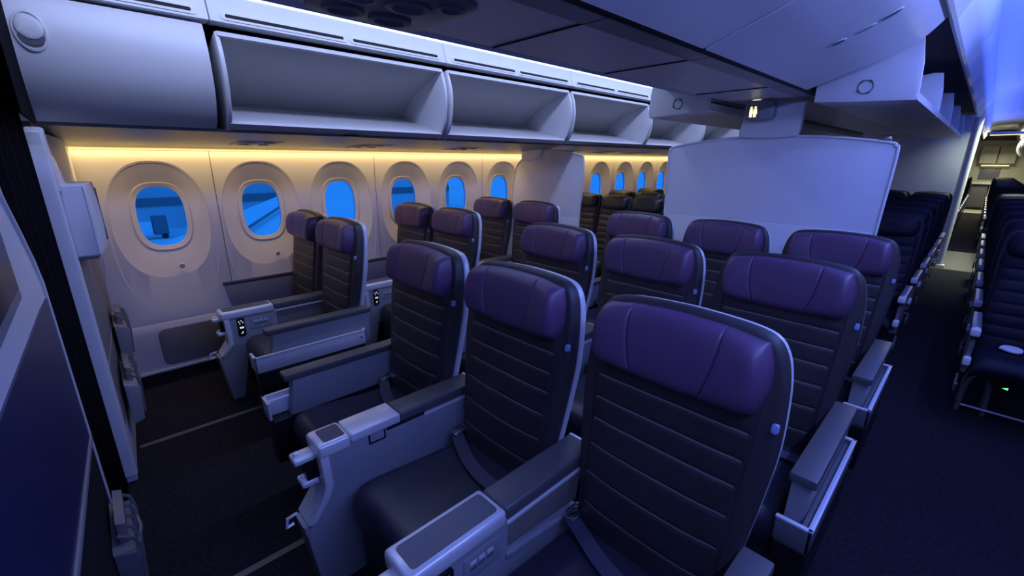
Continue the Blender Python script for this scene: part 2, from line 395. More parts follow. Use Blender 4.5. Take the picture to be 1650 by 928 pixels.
# ------------------------------------------------------------------ centre unit: service channel and bins
mb = MB().prism([(2.49, 2.005), (3.00, 2.005), (3.00, 2.03), (2.49, 2.03)], YB, 9.2, XYZ); struct(mb.build('trim_%d' % n, 'channel')); n += 1
mb = MB().prism([(2.91, 2.0005), (3.00, 2.0005), (3.00, 2.006), (2.91, 2.006)], YB, 9.2, XYZ, .002); struct(mb.build('trim_%d' % n, 'grey')); n += 1
struct(MB().box(3.001, 3.036, YB, 9.2, 2.003, 2.03).build('trim_%d' % n, 'gap')); n += 1  # black strip stands in for shade in the gap beside the bins
for k, y in enumerate([-.3, .875, 1.6, 2.6]):
    struct(MB().box(2.49, 3.00, y-.003, y+.003, 2.0, 2.0055).build('trim_%d' % n, 'gap')); n += 1
mb = MB().box(1.91, 3.58, YB, 9.2, 2.295, 2.33); mb.box(2.40, 2.50, YB, 9.2, 2.035, 2.05); mb.box(2.99, 3.08, YB, 9.2, 2.035, 2.05)  # black sheets stand in for shade above the bins and behind the slots
struct(mb.build('trim_%d' % n, 'gap')); n += 1
for k, (y, nm) in enumerate([(.35, 'front')]):
    t = thing('reading_light_unit', 'dark oval reading lights and air outlets in the centre ceiling channel', 'light unit', (2.63, y, 2.0), 'service units over the middle seats')
    MB().prism(rrect(-.15, .20, -.17, .20, .05), -.006, .004, lambda p, q, a: (p, q, a), .003).build('panel', 'psu', t)
    for (dx, dy, r) in ((-.07, -.08, .045), (.06, -.10, .045), (-.07, .06, .05), (.07, .04, .05), (.14, .13, .032)):
        MB().loft([[(dx+q*cos(a), dy+q*1.3*sin(a), z) for a in c24] for q, z in ((r, -.004), (r, -.014), (r*.75, -.016), (r*.6, -.004))]).build('lens', 'psudark', t)
cdoor = [(3.040, 2.0), (3.18, 2.05), (3.311, 2.096), (3.429, 2.147), (3.514, 2.195), (3.587, 2.277)]
cd_out = resample(cdoor, 5)
def off(P, d):
    return [(x-d*.5, z+d) for x, z in P]
def closed_centre_bin(y0, side, label):
    P = cd_out+[(3.56, 2.29)]+off(cd_out, .03)[::-1][2:]
    P = P if side > 0 else mir(P)
    t = thing('overhead_bin', label, 'overhead bin', (0, y0, 0), 'closed bins')
    MB().prism(P, .006, BL-.006, XYZ, .004).build('door', 'binwhite', t, 35)
    B = [(3.06, 2.06), (3.50, 2.25), (3.5, 2.29), (3.06, 2.29)]; B = B if side > 0 else mir(B)
    MB().prism(B, .02, BL-.02, XYZ).build('body', 'bingrey', t)
    # latch: recessed grip with two dark slots in the door skin
    sg = side
    def on(x):
        for a, b in zip(cd_out, cd_out[1:]):
            if a[0] <= x <= b[0]: return a[1]+(b[1]-a[1])*(x-a[0])/(b[0]-a[0])
        return 2.0
    lo = None
    for (xa, xb, hh) in ((3.285, 3.330, .020), (3.365, 3.425, .010), (3.440, 3.500, .018)):
        e = [2*pi*k/20 for k in range(20)]
        R = [[((lambda xx: xx if sg > 0 else 2*CX-xx)((xa+xb)/2+(xb-xa)/2*s*cos(a)), .70+hh*s*sin(a), on((xa+xb)/2+(xb-xa)/2*s*cos(a))-d) for a in e] for s, d in ((1.25, -.002), (1.2, .003), (1., .003), (.95, .0005))]
        MB().loft(R, [1 if False else 0]*60+[0, 0]).build('latch_frame', 'silver', t)
        R = [[((lambda xx: xx if sg > 0 else 2*CX-xx)((xa+xb)/2+(xb-xa)/2*s*cos(a)), .70+hh*s*sin(a), on((xa+xb)/2+(xb-xa)/2*s*cos(a))-d) for a in e] for s, d in ((.98, .0), (.98, .0036))]
        MB().loft(R).build('latch_slot', 'psudark', t)
    return t
for sd, nm in ((1, 'right'), (-1, 'left')):
    for k, (y0, pos) in enumerate([(-1.36, 'front'), (.048, 'second'), (1.455, 'rear')]):
        closed_centre_bin(y0, sd, 'closed white bin on the %s side of the centre row, %s of its three' % (nm, pos))
# open centre bins
ck = [(3.06, 2.16), (3.06, 1.94), (3.213, 1.928), (3.33, 1.922), (3.464, 1.916), (3.515, 1.914), (3.532, 1.93), (3.534, 1.98), (3.526, 2.10), (3.505, 2.218), (3.45, 2.222)]
def open_centre_bin(y0, side, label, L=BL):
    q = (lambda P: P) if side > 0 else mir
    t = thing('overhead_bin', label, 'overhead bin', (0, y0, 0), 'open bins of the centre row')
    mb = MB()
    mb.prism(q(ck), .006, .028, XYZ, .006); mb.prism(q(ck), L-.028, L-.006, XYZ, .006)
    mb.prism(q([(3.06, 1.94), (3.213, 1.928), (3.464, 1.916), (3.532, 1.916), (3.536, 1.95), (3.515, 1.952), (3.06, 2.0)]), .02, L-.02, XYZ)
    b = mb.build('bucket', 'binwhite', t, 35)
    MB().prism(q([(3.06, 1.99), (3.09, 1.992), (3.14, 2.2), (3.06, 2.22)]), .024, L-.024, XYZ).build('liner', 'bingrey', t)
    # latch grommet in the end cheek
    g = MB(); Y0 = -.001
    cx_, cz_ = (3.30, 2.00)
    cx_ = cx_ if side > 0 else 2*CX-cx_
    g.tube([(cx_+.035*cos(a), .004, cz_+.035*sin(a)) for a in [2*pi*k/20 for k in range(20)]], .003, 6, 0, True)
    g.build('grommet', 'psu', b)
    for a in (40, 110, 200, 280):
        a0 = math.radians(a); g2 = MB().tube([(cx_+.035*cos(a0+d), .0015, cz_+.035*sin(a0+d)) for d in lin(0, .5, 5)], .005, 6); g2.build('grommet_notch', 'psudark', b)
    return t
for sd, nm in ((1, 'right'), (-1, 'left')):
    for k in range(4 if sd > 0 else 4):
        open_centre_bin(2.945+k*BL, sd, 'open white bin on the %s of the centre row, %s aft of the closed bins' % (nm, BINL[k]))
# cove panels facing the two aisles over the centre bins
for sd, nm in ((1, 'right'), (-1, 'left')):
    for k in range(-3, 12 if sd > 0 else 5):
        P = [(3.60, 2.262), (3.615, 2.27), (3.63, 2.31), (3.70, 2.44), (3.72, 2.52), (3.69, 2.52), (3.60, 2.32), (3.58, 2.28)]
        P = P if sd > 0 else mir(P)
        y0 = 2.89+(k)*BL+.05
        o = MB().prism(P, y0+.003, y0+BL-.003, XYZ, .003).build('cove_panel', 'white', None, 35)
        tag(o, 'white cove panel facing the %s aisle above the centre bins, number %d from the front' % (nm, k+4), 'panel', 'cove panels over the centre bins')

# right-hand bins, seen only far down the aisle
for k in range(0, 12):
    P = resample([(4.39, 2.24), (4.36, 2.08), (4.38, 1.92), (4.45, 1.80), (4.52, 1.75)], 4)+[(5.4, 1.75), (5.4, 2.24)]
    o = MB().prism(P, 3.9+k*BL+.006, 3.9+(k+1)*BL-.006, XYZ, .006).build('overhead_bin', 'binwhite', None, 35)
    tag(o, 'closed white overhead bin above the right-hand seats, number %d from the front' % (k+1), 'overhead bin', 'bins over the right-hand seats')
mb = MB().prism([(4.39, 2.25), (4.37, 2.27), (4.30, 2.44), (4.28, 2.54), (4.31, 2.54), (4.42, 2.3)], 3.9, YE, XYZ, .003); struct(mb.build('trim_%d' % n, 'white')); n += 1

# ------------------------------------------------------------------ premium seats
A_ = math.radians(8.5); SA, CA = sin(A_), cos(A_); SY, SZ = .648, .44
def FR(x, s, nn): return (x, SY+s*SA-nn*CA, SZ+s*CA+nn*SA)
def shell_outline(grow=0.):
    half = [(.225, -.16), (.236, .05), (.258, .22), (.279, .42), (.283, .52), (.277, .63), (.269, .685), (.256, .728), (.232, .762), (.19, .779), (.10, .788), (0, .791)]
    h = resample(half, 3); h = [(x+(grow if s > -.1 else grow), s+(grow if s > .6 else 0)) for x, s in h]; h[-1] = (0, h[-1][1])
    return h+[(-x, s) for x, s in h[:-1]][::-1]
def cushion_hw(s): return .222+.024*min(1, max(0, s)/.55)
SK = [-.015, .083, .190, .287, .374, .446, .520]
def back_front(u, s):
    x = u*cushion_hw(s)
    edge = max(0., 1-abs(u)**8)**.5
    nn = -.045+.050*edge + .012*(1 if abs(u) > .80 else 0)*edge
    nn += .018*exp(-((s-.17)/.16)**2)*(1-u*u)
    if abs(u) < .93:
        for k in SK: nn -= .0035*exp(-((s-k)/.006)**2)
    return FR(x, s, nn)
sv = sorted(set([round(q, 4) for q in lin(-.05, .67, 30)] + [round(k+d, 4) for k in SK for d in (-.012, -.007, -.0022, .0022, .007, .012)]))
uv = sorted(set(lin(-1, 1, 21)+[-.97, -.93, -.985, .97, .93, .985]))
def back_mat(u, s): return 1 if abs(u) < .9 and any(abs(s-k) < .0021 for k in SK) else 0
def sq(u, v, k=.32): return u*sqrt(1-k*v*v), v*sqrt(1-k*u*u)
def head_pt(u, v):
    X, V = sq(u, v, .17)
    X += .075*v*math.copysign(1, u)*exp(-((abs(u)-.49)/.22)**2)*(1-u**8)
    T = ((1-abs(u)**22)*(1-abs(v)**9))**.45
    nn = -.015+.066*T*(1-.14*(v+.1)**2) + .035*max(0, (abs(u)-.45))*T*(1-.5*abs(v)**3)
    for sg in (-1, 1):
        su = sg*.49
        nn -= .006*exp(-((u-su)/.014)**2)*T
    return FR(X*.243, .662+V*.102 + .010*(1-u*u)*(v > 0)*v, nn)
def head_mat(u, v): return 1 if abs(abs(u)-.49) < .006 else 0
hu = sorted(set([round(q, 4) for q in lin(-1, 1, 45)]+[s*q for s in (-1, 1) for q in (.985, .97, .45, .465, .475, .484, .496, .505, .515, .53)]))
hv = lin(-1, 1, 25); hv = sorted(set(hv+[-.985, .985, -.96, .96]))
def make_seat_parts(t):
    MB().grid(back_front, uv, sv, back_mat).build('backrest', ['leather', 'stitch'], t, 50)
    MB().prism(shell_outline(), -.012, -.066, lambda p, q, a: FR(p, q, a), .016, 3).build('back_pad', 'pad', t, 35)
    MB().prism(shell_outline(-.003), -.067, -.100, lambda p, q, a: FR(p, q, a), .014, 3).build('back_shell', 'satin', t, 35)
    h = MB().grid(head_pt, hu, hv, head_mat)
    h.prism([(-.19, .57), (.19, .57), (.19, .75), (-.19, .75)], -.03, .0, lambda p, q, a: FR(p, q, a), .01)
    h.build('headrest', ['purple', 'seam'], t, 75)
    # seat cushion: rounded front roll
    path = resample([(.70, .425), (.60, .440), (.45, .452), (.30, .466), (.21, .470), (.165, .455), (.142, .42), (.140, .37), (.155, .32)], 4)
    def cus(u, v):
        y, z = path[v]; e = max(0, 1-abs(u)**9)**.5
        return (u*.248, y+.05*(1-e)*(1 if v > 18 else 0), z-.10*(1-e)+.008*(1-u*u))
    cb_ = MB().grid(cus, uv, list(range(len(path)))); cb_.box(-.24, .24, .17, .68, .30, .40, .01)
    cb_.build('seat_cushion', 'cushion', t, 60)
    MB().prism(rrect(-.225, .225, .07, .36, .03), .175, .205, lambda p, q, a: (p, a, q), .008).build('leg_rest', 'pad', t, 35)
    b = MB(); b.box(-.23, .23, .24, .72, .22, .30, .01); b.box(-.20, -.15, .28, .66, 0, .22, .01); b.box(.15, .20, .28, .66, 0, .22, .01); b.build('seat_base', 'greyd', t, 35)
    be = MB()
    if True:
        P = resample([(-.235, .655), (-.17, .625), (-.05, .575), (.08, .550), (.235, .560)], 6)
        be.prism(P+[(x, y-.055) for x, y in P][::-1], 0, .004, lambda p, q, a: (p, q, .462+a+.006*(1-(p/.25)**2)-.02*(max(0, .60-q))*0), 0)
    bo_ = be.build('seat_belt', 'belt', t, 60)
    bk = MB(); bk.box(-.235, -.195, .60, .65, .468, .480, .004); bk.tube([(-.235+.035*(k in (1, 2)), .61+.05*(k in (2, 3)), .485) for k in range(4)], .003, 6, 0, True)
    bk.build('buckle', 'chrome', bo_)
    MB().prism(rrect(.262, .278, .543, .569, .007), -.020, -.004, lambda p, q, a: FR(p, q, a), .003).build('reading_lamp', 'tag', t)
def make_arm(t, sd, dy=0., dz=0., body='grey'):
    """aisle armrest, sd=+1 on the seat's +X side"""
    def bx(mb, x0, x1, y0, y1, z0, z1, bev=.003):
        a, b = sorted((sd*x0, sd*x1)); mb.box(a, b, y0+dy, y1+dy, z0, z1, bev, 2); return mb
    p = MB().prism([(.19+dy, .605+dz), (.78+dy, .605+dz), (.77+dy, .43), (.165+dy, .43)], sd*.258, sd*.318, YZX, .006).build('armrest', 'grey', t, 35)
    bx(MB(), .252, .330, .155, .79, .606+dz, .640+dz, .007).build('arm_pad', 'armpad', p, 35)
    tr = MB()
    bx(tr, .342, .354, .07, .73, .44, .522); bx(tr, .256, .354, .07, .082, .44, .522); bx(tr, .262, .354, .718, .73, .44, .522); bx(tr, .319, .352, .075, .725, .43, .505)
    tro = tr.build('arm_rail', body, p, 35)  # rail tone paints the light: satin where lit, dark grey where shaded
    rm = MB()
    bx(rm, .340, .356, .068, .732, .518, .528); bx(rm, .254, .356, .068, .084, .518, .528); bx(rm, .262, .356, .716, .732, .518, .528)
    rm.build('rail_rim', 'satin', tro, 35)
    bx(MB(), .258, .348, .08, .72, .20, .428, .01).build('side_skirt', 'black', t, 35)
    bx(MB(), .352, .356, .69, .70, .475, .485, 0).build('screw', 'gap', tro, 35)
def make_console(t, variant):
    LY = .36 if variant == 'tray' else .39
    body = [(.085, .60), (.10, .46), (.075, .405), (.02, .345), (.0, .30), (.03, .02), (.20, .02), (.24, .25), (.70, .25), (.72, .40), (.745, .60)]
    if variant == 'tray':
        body = [(.065, .60), (.085, .46), (.07, .405), (.02, .345), (.0, .30), (.035, .02), (.10, .02), (.16, .30), (.70, .30), (.72, .42), (.37, .46), (.37, .60)]
    b = MB().prism(body, -.055, .055, YZX, .006).build('console_body', 'grey', t, 30)
    f0 = .0 if variant != 'tray' else -.02
    fair = [(.072+f0, .615), (.105+f0, .615), (.112+f0, .47), (.090, .410), (.03, .335), (.008, .345), (.06, .415), (.080+f0, .47)]
    MB().prism(fair, -.062, .062, YZX, .008, 3).build('front_fairing', 'silver', t, 35)
    MB().prism([(-.008, .34), (.10, .34), (.13, .27), (.09, .01), (.032, .01)], -.05, .05, YZX, .01).build('front_foot', 'grey', t, 35)
    for z, y, L in ((.575, .045, .045), (.475, .045, .030)):
        hk = MB().box(-.04, .025, y-L, y+.03, z, z+.024, .008, 3); hk.box(-.02, .0, y-L+.008, y-L+.028, z+.018, z+.036, .003)
        hk.build('footrest_latch', 'silver', t, 35)
    MB().box(-.03, .02, .035, .09, .495, .572, .006).build('latch_recess', 'black', t, 35)
    MB().tube([(-.02, -.005, .36), (-.02, -.04, .355), (-.02, -.045, .32), (-.02, -.02, .325)], .006, 6).build('footrest_hook', 'silver', t)
    if variant == 'tray':
        c = MB().box(-.064, .064, .038, LY, .585, .640, .014, 3).build('console_top', 'silver', t, 35)
        MB().prism(rrect(-.044, .044, .062, LY-.018, .012), .6385, .6415, lambda p, q, a: (p, q, a)).build('tray_inset', 'tray', c)
        MB().prism([(.37, .575), (.745, .575), (.72, .44), (.37, .47)], -.03, .035, YZX, .004).build('side_panel', 'beige', t, 35)
        MB().prism([(.36, .458), (.72, .412), (.72, .432), (.36, .478)], .04, .062, YZX, .003).build('side_rail', 'grey', t, 35)
    else:
        c = MB().box(-.064, .064, .070, .188, .585, .640, .014, 3).build('console_top', 'silver', t, 35)
        MB().prism(rrect(-.044, .044, .098, .175, .010), .6385, .6415, lambda p, q, a: (p, q, a)).build('tray_inset', 'tray', c)
        fl = MB().box(-.060, .060, .190, LY, .60, .637, .006, 3).build('table_flap', 'silver', t, 35)
        g = MB().prism([(.255, .60), (.262, .60), (.262, .565), (.318, .565), (.318, .60), (.325, .60), (.325, .558), (.255, .558)], .0545, .0565, YZX).build('flap_catch_outline', 'gap', t)
        MB().box(.05, .0565, .33, .50, .585, .601, .002).build('finger_slot', 'gap', t)
    MB().box(-.055, .055, LY+.003, .785, .588, .636, .010, 3).build('arm_pad', 'armpad', t, 35)
    MB().box(.050, .0585, LY+.005 if variant == 'tray' else .50, .78, .578, .590, .002).build('arm_trim', 'silver', t, 35)
    MB().box(-.055, .05, .775, .79, .58, .636, .004).build('arm_end_cap', 'silver', t, 35)
    if variant == 'tray':
        h = MB().prism(rrect(.125, .170, .455, .585, .014), .052, .064, lambda p, q, a: (a, p, q), .004).build('handset', 'black', t, 35)
        d = MB()
        for (y, z, s) in ((.136, .56, .0035), (.150, .565, .0035), (.158, .552, .0035), (.140, .545, .003), (.142, .518, .006), (.155, .518, .006), (.150, .485, .0045), (.143, .478, .003)):
            d.box(.0635, .0648, y-s*.8, y+s*.8, z-s, z+s)
        d.build('handset_lights', 'led', h)
        p = MB().prism(rrect(.205, .335, .488, .568, .008), .054, .0585, lambda p, q, a: (a, p, q), .002).build('button_panel', 'greyd' if False else 'grey', t, 35)
        for k in range(3):
            MB().box(.058, .0605, .226+k*.03, .248+k*.03, .535, .547, .002).build('seat_button', 'silver', p, 35)
            MB().box(.058, .0600, .226+k*.03, .248+k*.03, .518, .530, .002).build('seat_button', 'greyd', p, 35)
P = .965
TX = [2.095, 2.745, 3.378]; PX = [.288, .918]; PO = .085
rows = ['front', 'second', 'third']
def stl(txt): return 'charcoal leather seat with purple headrest, ' + txt
proto = thing('airline_seat', '', 'seat', (TX[1], 0, 0), 'premium seats with purple headrests'); make_seat_parts(proto)
for r in range(3):
    for k, x in enumerate(TX):
        lab = stl('%s of the middle trio in the %s row' % (['left seat', 'centre seat', 'right seat'][k], rows[r]))
        if r == 0 and k == 1: s = proto; s['label'] = lab
        else: s = dup(proto, (x, r*P, 0), lab)
        if k == 0: make_arm(s, -1, 0., 0., 'satin')
        if k == 2: make_arm(s, 1, -.06 if r == 0 else .012, 0., 'greyd')  # dark grey rail body carries the shade on this side
    for k, x in enumerate(PX):
        s = dup(proto, (x, r*P+PO, 0), stl('%s of the left pair in the %s row' % (['window seat', 'aisle seat'][k], rows[r])))
        if k == 1: make_arm(s, 1, 0., .022, 'satin')
cA = thing('seat_console', '', 'seat console', group='consoles between premium seats'); make_console(cA, 'flap')
cB = thing('seat_console', '', 'seat console', group='consoles between premium seats'); make_console(cB, 'tray')
usedA = usedB = False
for r in range(3):
    for (x, y, v, lab) in ((2.415, 0, 'A', 'silver and grey console with flap top between left and centre seats of the %s-row trio'),
                           (3.064, 0, 'B', 'silver and grey console with dark tray between centre and right seats of the %s-row trio'),
                           (.600, PO, 'B', 'silver and grey console with lit handset between the %s-row window pair')):
        lab = lab % rows[r]
        if v == 'A':
            if not usedA: cA.location = (x, r*P+y, 0); cA['label'] = lab; usedA = True
            else: dup(cA, (x, r*P+y, 0), lab)
        else:
            if not usedB: cB.location = (x, r*P+y, 0); cB['label'] = lab; usedB = True
            else: dup(cB, (x, r*P+y, 0), lab)
    t = thing('window_armrest', 'dark grey armrest panel along the sidewall beside the %s-row window seat' % rows[r], 'armrest', (.006, r*P+PO, 0), 'armrests along the window wall')
    MB().prism([(.20, .66), (.80, .66), (.80, .46), (.23, .46)], -.0, .010, YZX, .003).build('panel', 'grey', t, 35)
    MB().box(-.004, .012, .19, .82, .66, .688, .006).build('arm_pad', 'armpad', t, 35)

# ------------------------------------------------------------------ class partitions behind the third row
def partition(name, outline, Y, label, band):
    t = thing(name, label, 'partition', (0, Y, 0), 'class partitions behind the third row')
    MB().prism(outline, -.012, .012, XYZ, .010, 3).build('panel', 'bulk', t, 35)
    MB().tube([(x, -.012, z) for x, z in outline], .009, 8).build('edge_bead', 'white', t, 60)
    x0 = min(p[0] for p in outline)+.03; x1 = max(p[0] for p in outline)-.03
    MB().box(x0, x1, -.016, -.010, .30, band, .002).build('lower_panel', 'bulk', t, 35)
    return t
co_ = resample([(2.03, .02), (2.03, 1.0), (2.015, 1.62), (2.03, 1.685), (2.07, 1.71), (2.4, 1.752), (2.745, 1.765), (3.09, 1.752), (3.42, 1.71), (3.46, 1.685), (3.475, 1.62), (3.46, 1.0), (3.46, .02)], 4)
pt = partition('cabin_partition', co_, 3.25, 'wide pale partition panel behind the third-row middle trio', 1.16)
hg = resample([(2.59, 1.98), (2.565, 1.86), (2.555, 1.775), (2.59, 1.758), (2.75, 1.752), (2.90, 1.758), (2.935, 1.775), (2.945, 1.86), (2.955, 1.98)], 4)
MB().prism(hg, -.04, .02, XYZ, .010, 3).build('hanger', 'white', pt, 35)
MB().box(3.40, 3.43, -.02, .02, 1.72, 1.745, .004).build('bracket', 'chrome', pt)
pl = resample([(.10, .02), (.10, 1.0), (.16, 1.46), (.27, 1.60), (.45, 1.675), (.65, 1.70), (.95, 1.672), (1.09, 1.645), (1.125, 1.60), (1.125, 1.3), (1.10, 1.0), (1.10, .02)], 4)
pt2 = partition('cabin_partition', pl, 3.25, 'narrow pale partition panel behind the third-row window pair', 1.02)
MB().prism(resample([(.30, 1.715), (.29, 1.62), (.32, 1.585), (.48, 1.60), (.57, 1.64), (.60, 1.725)], 4), -.045, .02, XYZ, .010, 3).build('hanger', 'white', pt2, 35)
# lavatory sign on the ceiling above the partition hanger
t = thing('lavatory_sign', 'small lit lavatory sign with two yellow figures under the centre ceiling', 'sign', (2.69, 3.16, 1.925))
MB().prism(rrect(-.085, .10, -.055, .075, .03), -.035, .045, XYZ, .01, 3).build('housing', 'grey', t, 35)
MB().prism(rrect(-.070, .015, -.05, .045, .01), -.0365, -.034, XYZ).build('face', 'psu', t)
for dx, sk in ((-.040, 0), (-.014, 1)):
    fg = MB(); e = [2*pi*k/14 for k in range(14)]
    fg.prism([(dx+.007*cos(a), .027+.008*sin(a)) for a in e], -.039, -.0362, XYZ)
    body = [(dx-.010, .017), (dx+.010, .017), (dx+(.013 if sk else .009), -.014), (dx-(.013 if sk else .009), -.014)]
    fg.prism(body, -.039, -.0362, XYZ)
    for s in (-1, 1): fg.prism([(dx+s*.005-.0035, -.014), (dx+s*.005+.0035, -.014), (dx+s*.005+.0035, -.034), (dx+s*.005-.0035, -.034)], -.039, -.0362, XYZ)
    fg.build('figure_symbol', 'sign', t)
MB().box(-.05, .0, -.02, .02, .065, .08, .006).build('lamp', 'led', t)

# ------------------------------------------------------------------ bulkheads in front of the first row
BY = -.505
bk = thing('bulkhead', 'tall bulkhead facing the middle trio with navy lower panel', 'bulkhead', (0, 0, 0))
be_ = [(1.775, 0), (1.775, 1.20), (1.84, 1.29), (1.95, 1.39), (2.06, 1.48), (2.14, 1.56), (2.19, 1.68), (2.2, 1.98)]
MB().prism(be_+[(3.8, 1.98), (3.8, 0)], BY-.05, BY, XYZ, .004).build('panel', 'bulk', bk, 35)
MB().prism([(1.80, .62), (3.78, .97), (3.78, 1.235), (2.0, 1.165), (1.80, 1.15)], BY, BY+.004, XYZ).build('navy_panel', 'navy', bk)
MB().prism([(1.80, .60), (3.78, .955), (3.78, .975), (1.80, .62)], BY, BY+.010, XYZ, .002).build('trim_strip', 'grey', bk, 35)
MB().prism(be_+[(x+.026, z+.004) for x, z in be_][::-1], BY-.055, BY+.008, XYZ, .004).build('edge_trim', 'white', bk, 35)
MB().prism([(1.80, .02), (3.78, .02), (3.78, .955), (1.80, .60)], BY, BY+.003, XYZ).build('kick_panel', 'carpet', bk)
def literature_pocket(name, loc, label, sx, mt):
    t = thing(name, label, 'pocket', loc, 'literature pockets on the bulkheads')
    MB().prism([(0, 0), (.05, .02), (.065, .20), (.055, .22), (0, .24)], -sx, sx, YZX, .006).build('pocket_body', mt, t, 35)
    cd_ = MB()
    for q in range(5):
        x = -sx+.03+q*(2*sx-.06)/4
        cd_.tube([(x, .058, .05), (x, .068, .20), (x+.01, .06, .26), (x+.02, .02, .30)], .006, 6)
    cd_.tube([(-sx+.02, .06, .21), (0, .075, .20), (sx-.02, .06, .21)], .006, 6)
    cd_.build('elastic_cord', 'tube', t)
    MB().prism([(.01, .05), (.035, .05), (.045, .30), (.02, .31)], -sx*.75, sx*.6, YZX, .004).build('booklet', 'psu', t, 35)
literature_pocket('literature_pocket', (2.02, BY+.004, .12), 'grey corded literature pocket low on the navy middle bulkhead', .16, 'greyd')
t = thing('video_monitor', 'dark video screen in grey frame high on the middle bulkhead', 'monitor', (2.62, BY+.001, 1.40))
MB().box(-.20, .18, 0, .018, -.11, .13, .006).build('frame', 'grey', t, 35)
MB().box(-.17, .15, .016, .020, -.08, .10, .002).build('screen', 'black', t)

ls = thing('bulkhead', 'tall pale bulkhead beside the left aisle facing the front window pair', 'bulkhead', (1.17, -.433, 0), None, 0)
ls.rotation_euler = (0, 0, math.radians(-3.0))
MB().box(-1.14, .0, -.04, 0, 0, 1.70, .004).build('panel', 'bulk', ls, 35)
edge = [(-.02, .05), (.03, .05), (.03, 1.50), (.02, 1.60), (-.03, 1.72), (-.08, 1.72), (-.05, 1.6), (-.02, 1.50)]
MB().prism(edge, -.046, .010, XYZ, .010, 3).build('edge_post', 'white', ls, 35)
MB().prism(resample([(-.02, 1.60), (-.06, 1.61), (-.16, 1.58), (-.26, 1.50)], 4)+[(-.3, 1.49), (-.3, 1.46), (-.02, 1.46)], 0, .014, XYZ, .006).build('upper_fairing', 'white', ls, 35)
MB().prism(rrect(-1.1, -.03, .28, 1.14, .01), 0, .006, XYZ, .002).build('grey_panel', 'dado', ls, 35)
MB().box(-1.1, -.03, .0055, .009, .62, .63).build('panel_joint', 'grey', ls)
t = thing('video_monitor', 'pale folded video monitor housing on the left bulkhead below the bin', 'monitor', (1.112, -.455, 1.315), None, math.radians(-5))
MB().prism(resample([(.03, -.15), (.10, -.15), (.115, -.13), (.12, 0), (.115, .15), (.10, .17), (.03, .17)], 3), -.36, .0, YZX, .010, 3).build('housing', 'white', t, 35)
MB().box(-.345, -.315, .116, .121, -.12, .14, .003).build('edge_strip', 'black', t, 35)  # thin black strip near the far end of the housing
MB().box(-.35, -.01, .03, .10, -.165, -.148, .004).build('bracket', 'psudark', t, 35)
literature_pocket('literature_pocket', (.75, -.396, .20), 'grey literature pocket with safety card low on the left bulkhead', .20, 'grey')
literature_pocket('literature_pocket', (.40, -.378, .42), 'brown-grey upper pocket on the left bulkhead by the sidewall', .16, 'dado')
# curtain across the left aisle, gathered folds, and the dark front cabin
cu = MB()
def cur(u, v): return (1.215+u*.54, -.478-.052*u+.003*sin(u*40)+.002*sin(u*17+v), v)
cu.grid(cur, lin(0, 1, 101), [0.01, .8, 1.6, 2.46])
o = cu.build('curtain', 'curtain', None, 80)
md = o.modifiers.new('thickness', 'SOLIDIFY'); md.thickness = .004
tag(o, 'black floor-length curtain drawn across the left aisle', 'curtain')
hd = [(x+.004, z) for x, z in dp]
MB().prism(hd+[(1.03, 1.735), (1.755, 1.735), (1.755, 2.03), (1.88, 2.03), (1.88, 2.56), (1.10, 2.56), (1.10, 2.3)], -.445, -.437, XYZ).build('curtain_header', 'curtain')
tag(bpy.data.objects['curtain_header'], 'black header panel above the left aisle curtain, fitted to the closed bin door', 'panel')
mb = MB().box(-.1, 3.85, -1.55, -1.50, 0, 2.6); struct(mb.build('wall_forward', 'gap'))

# ------------------------------------------------------------------ economy seats
EA = math.radians(13); ES, EC = sin(EA), cos(EA)
def make_econ(t, lm):
    def fr(x, s, nn): return (x, .43+s*ES-nn*EC, .44+s*EC+nn*ES)
    ek = [.06+.075*k for k in range(7)]
    vs = sorted(set([round(q, 4) for q in lin(-.04, .60, 16)]+[round(k+d, 4) for k in ek for d in (-.014, -.004, .004, .014)]))
    us = [-1, -.96, -.9, -.75, -.5, -.25, 0, .25, .5, .75, .9, .96, 1]
    def bf(u, s):
        e = max(0, 1-abs(u)**8)**.5; nn = -.03+.045*e+.012*exp(-((s-.2)/.18)**2)
        if abs(u) < .93:
            for k in ek: nn -= .008*exp(-((s-k)/.008)**2)
        return fr(u*.205, s, nn)
    MB().grid(bf, us, vs).build('backrest', lm, t, 50)
    oh = resample([(.20, -.12), (.215, .3), (.220, .62), (.21, .72), (.17, .762), (.0, .775)], 3)
    ol = oh+[(-x, s) for x, s in oh[:-1]][::-1]
    MB().prism(ol, -.02, -.06, lambda p, q, a: fr(p, q, a), .014, 2).build('back_shell', lm, t, 35)
    MB().prism([(x*1.0, s+.003) for x, s in ol], -.062, -.078, lambda p, q, a: fr(p, q, a), .006, 2).build('shell_trim', lm, t, 35)
    def hp(u, v):
        X, V = sq(u, v, .25); T = ((1-abs(u)**8)*(1-abs(v)**4))**.5
        return fr(X*.195, .665+V*.095, -.01+.065*T)
    MB().grid(hp, us, lin(-1, 1, 13)).build('headrest', lm, t, 60)
    path = resample([(.50, .435), (.30, .455), (.10, .47), (.03, .455), (.0, .41), (.02, .36)], 4)
    def cus(u, v):
        y, z = path[v]; e = max(0, 1-abs(u)**8)**.5
        return (u*.212, y, z-.08*(1-e))
    c = MB().grid(cus, us, list(range(len(path)))); c.box(-.2, .2, .04, .48, .34, .40, .01); c.build('seat_cushion', lm, t, 60)
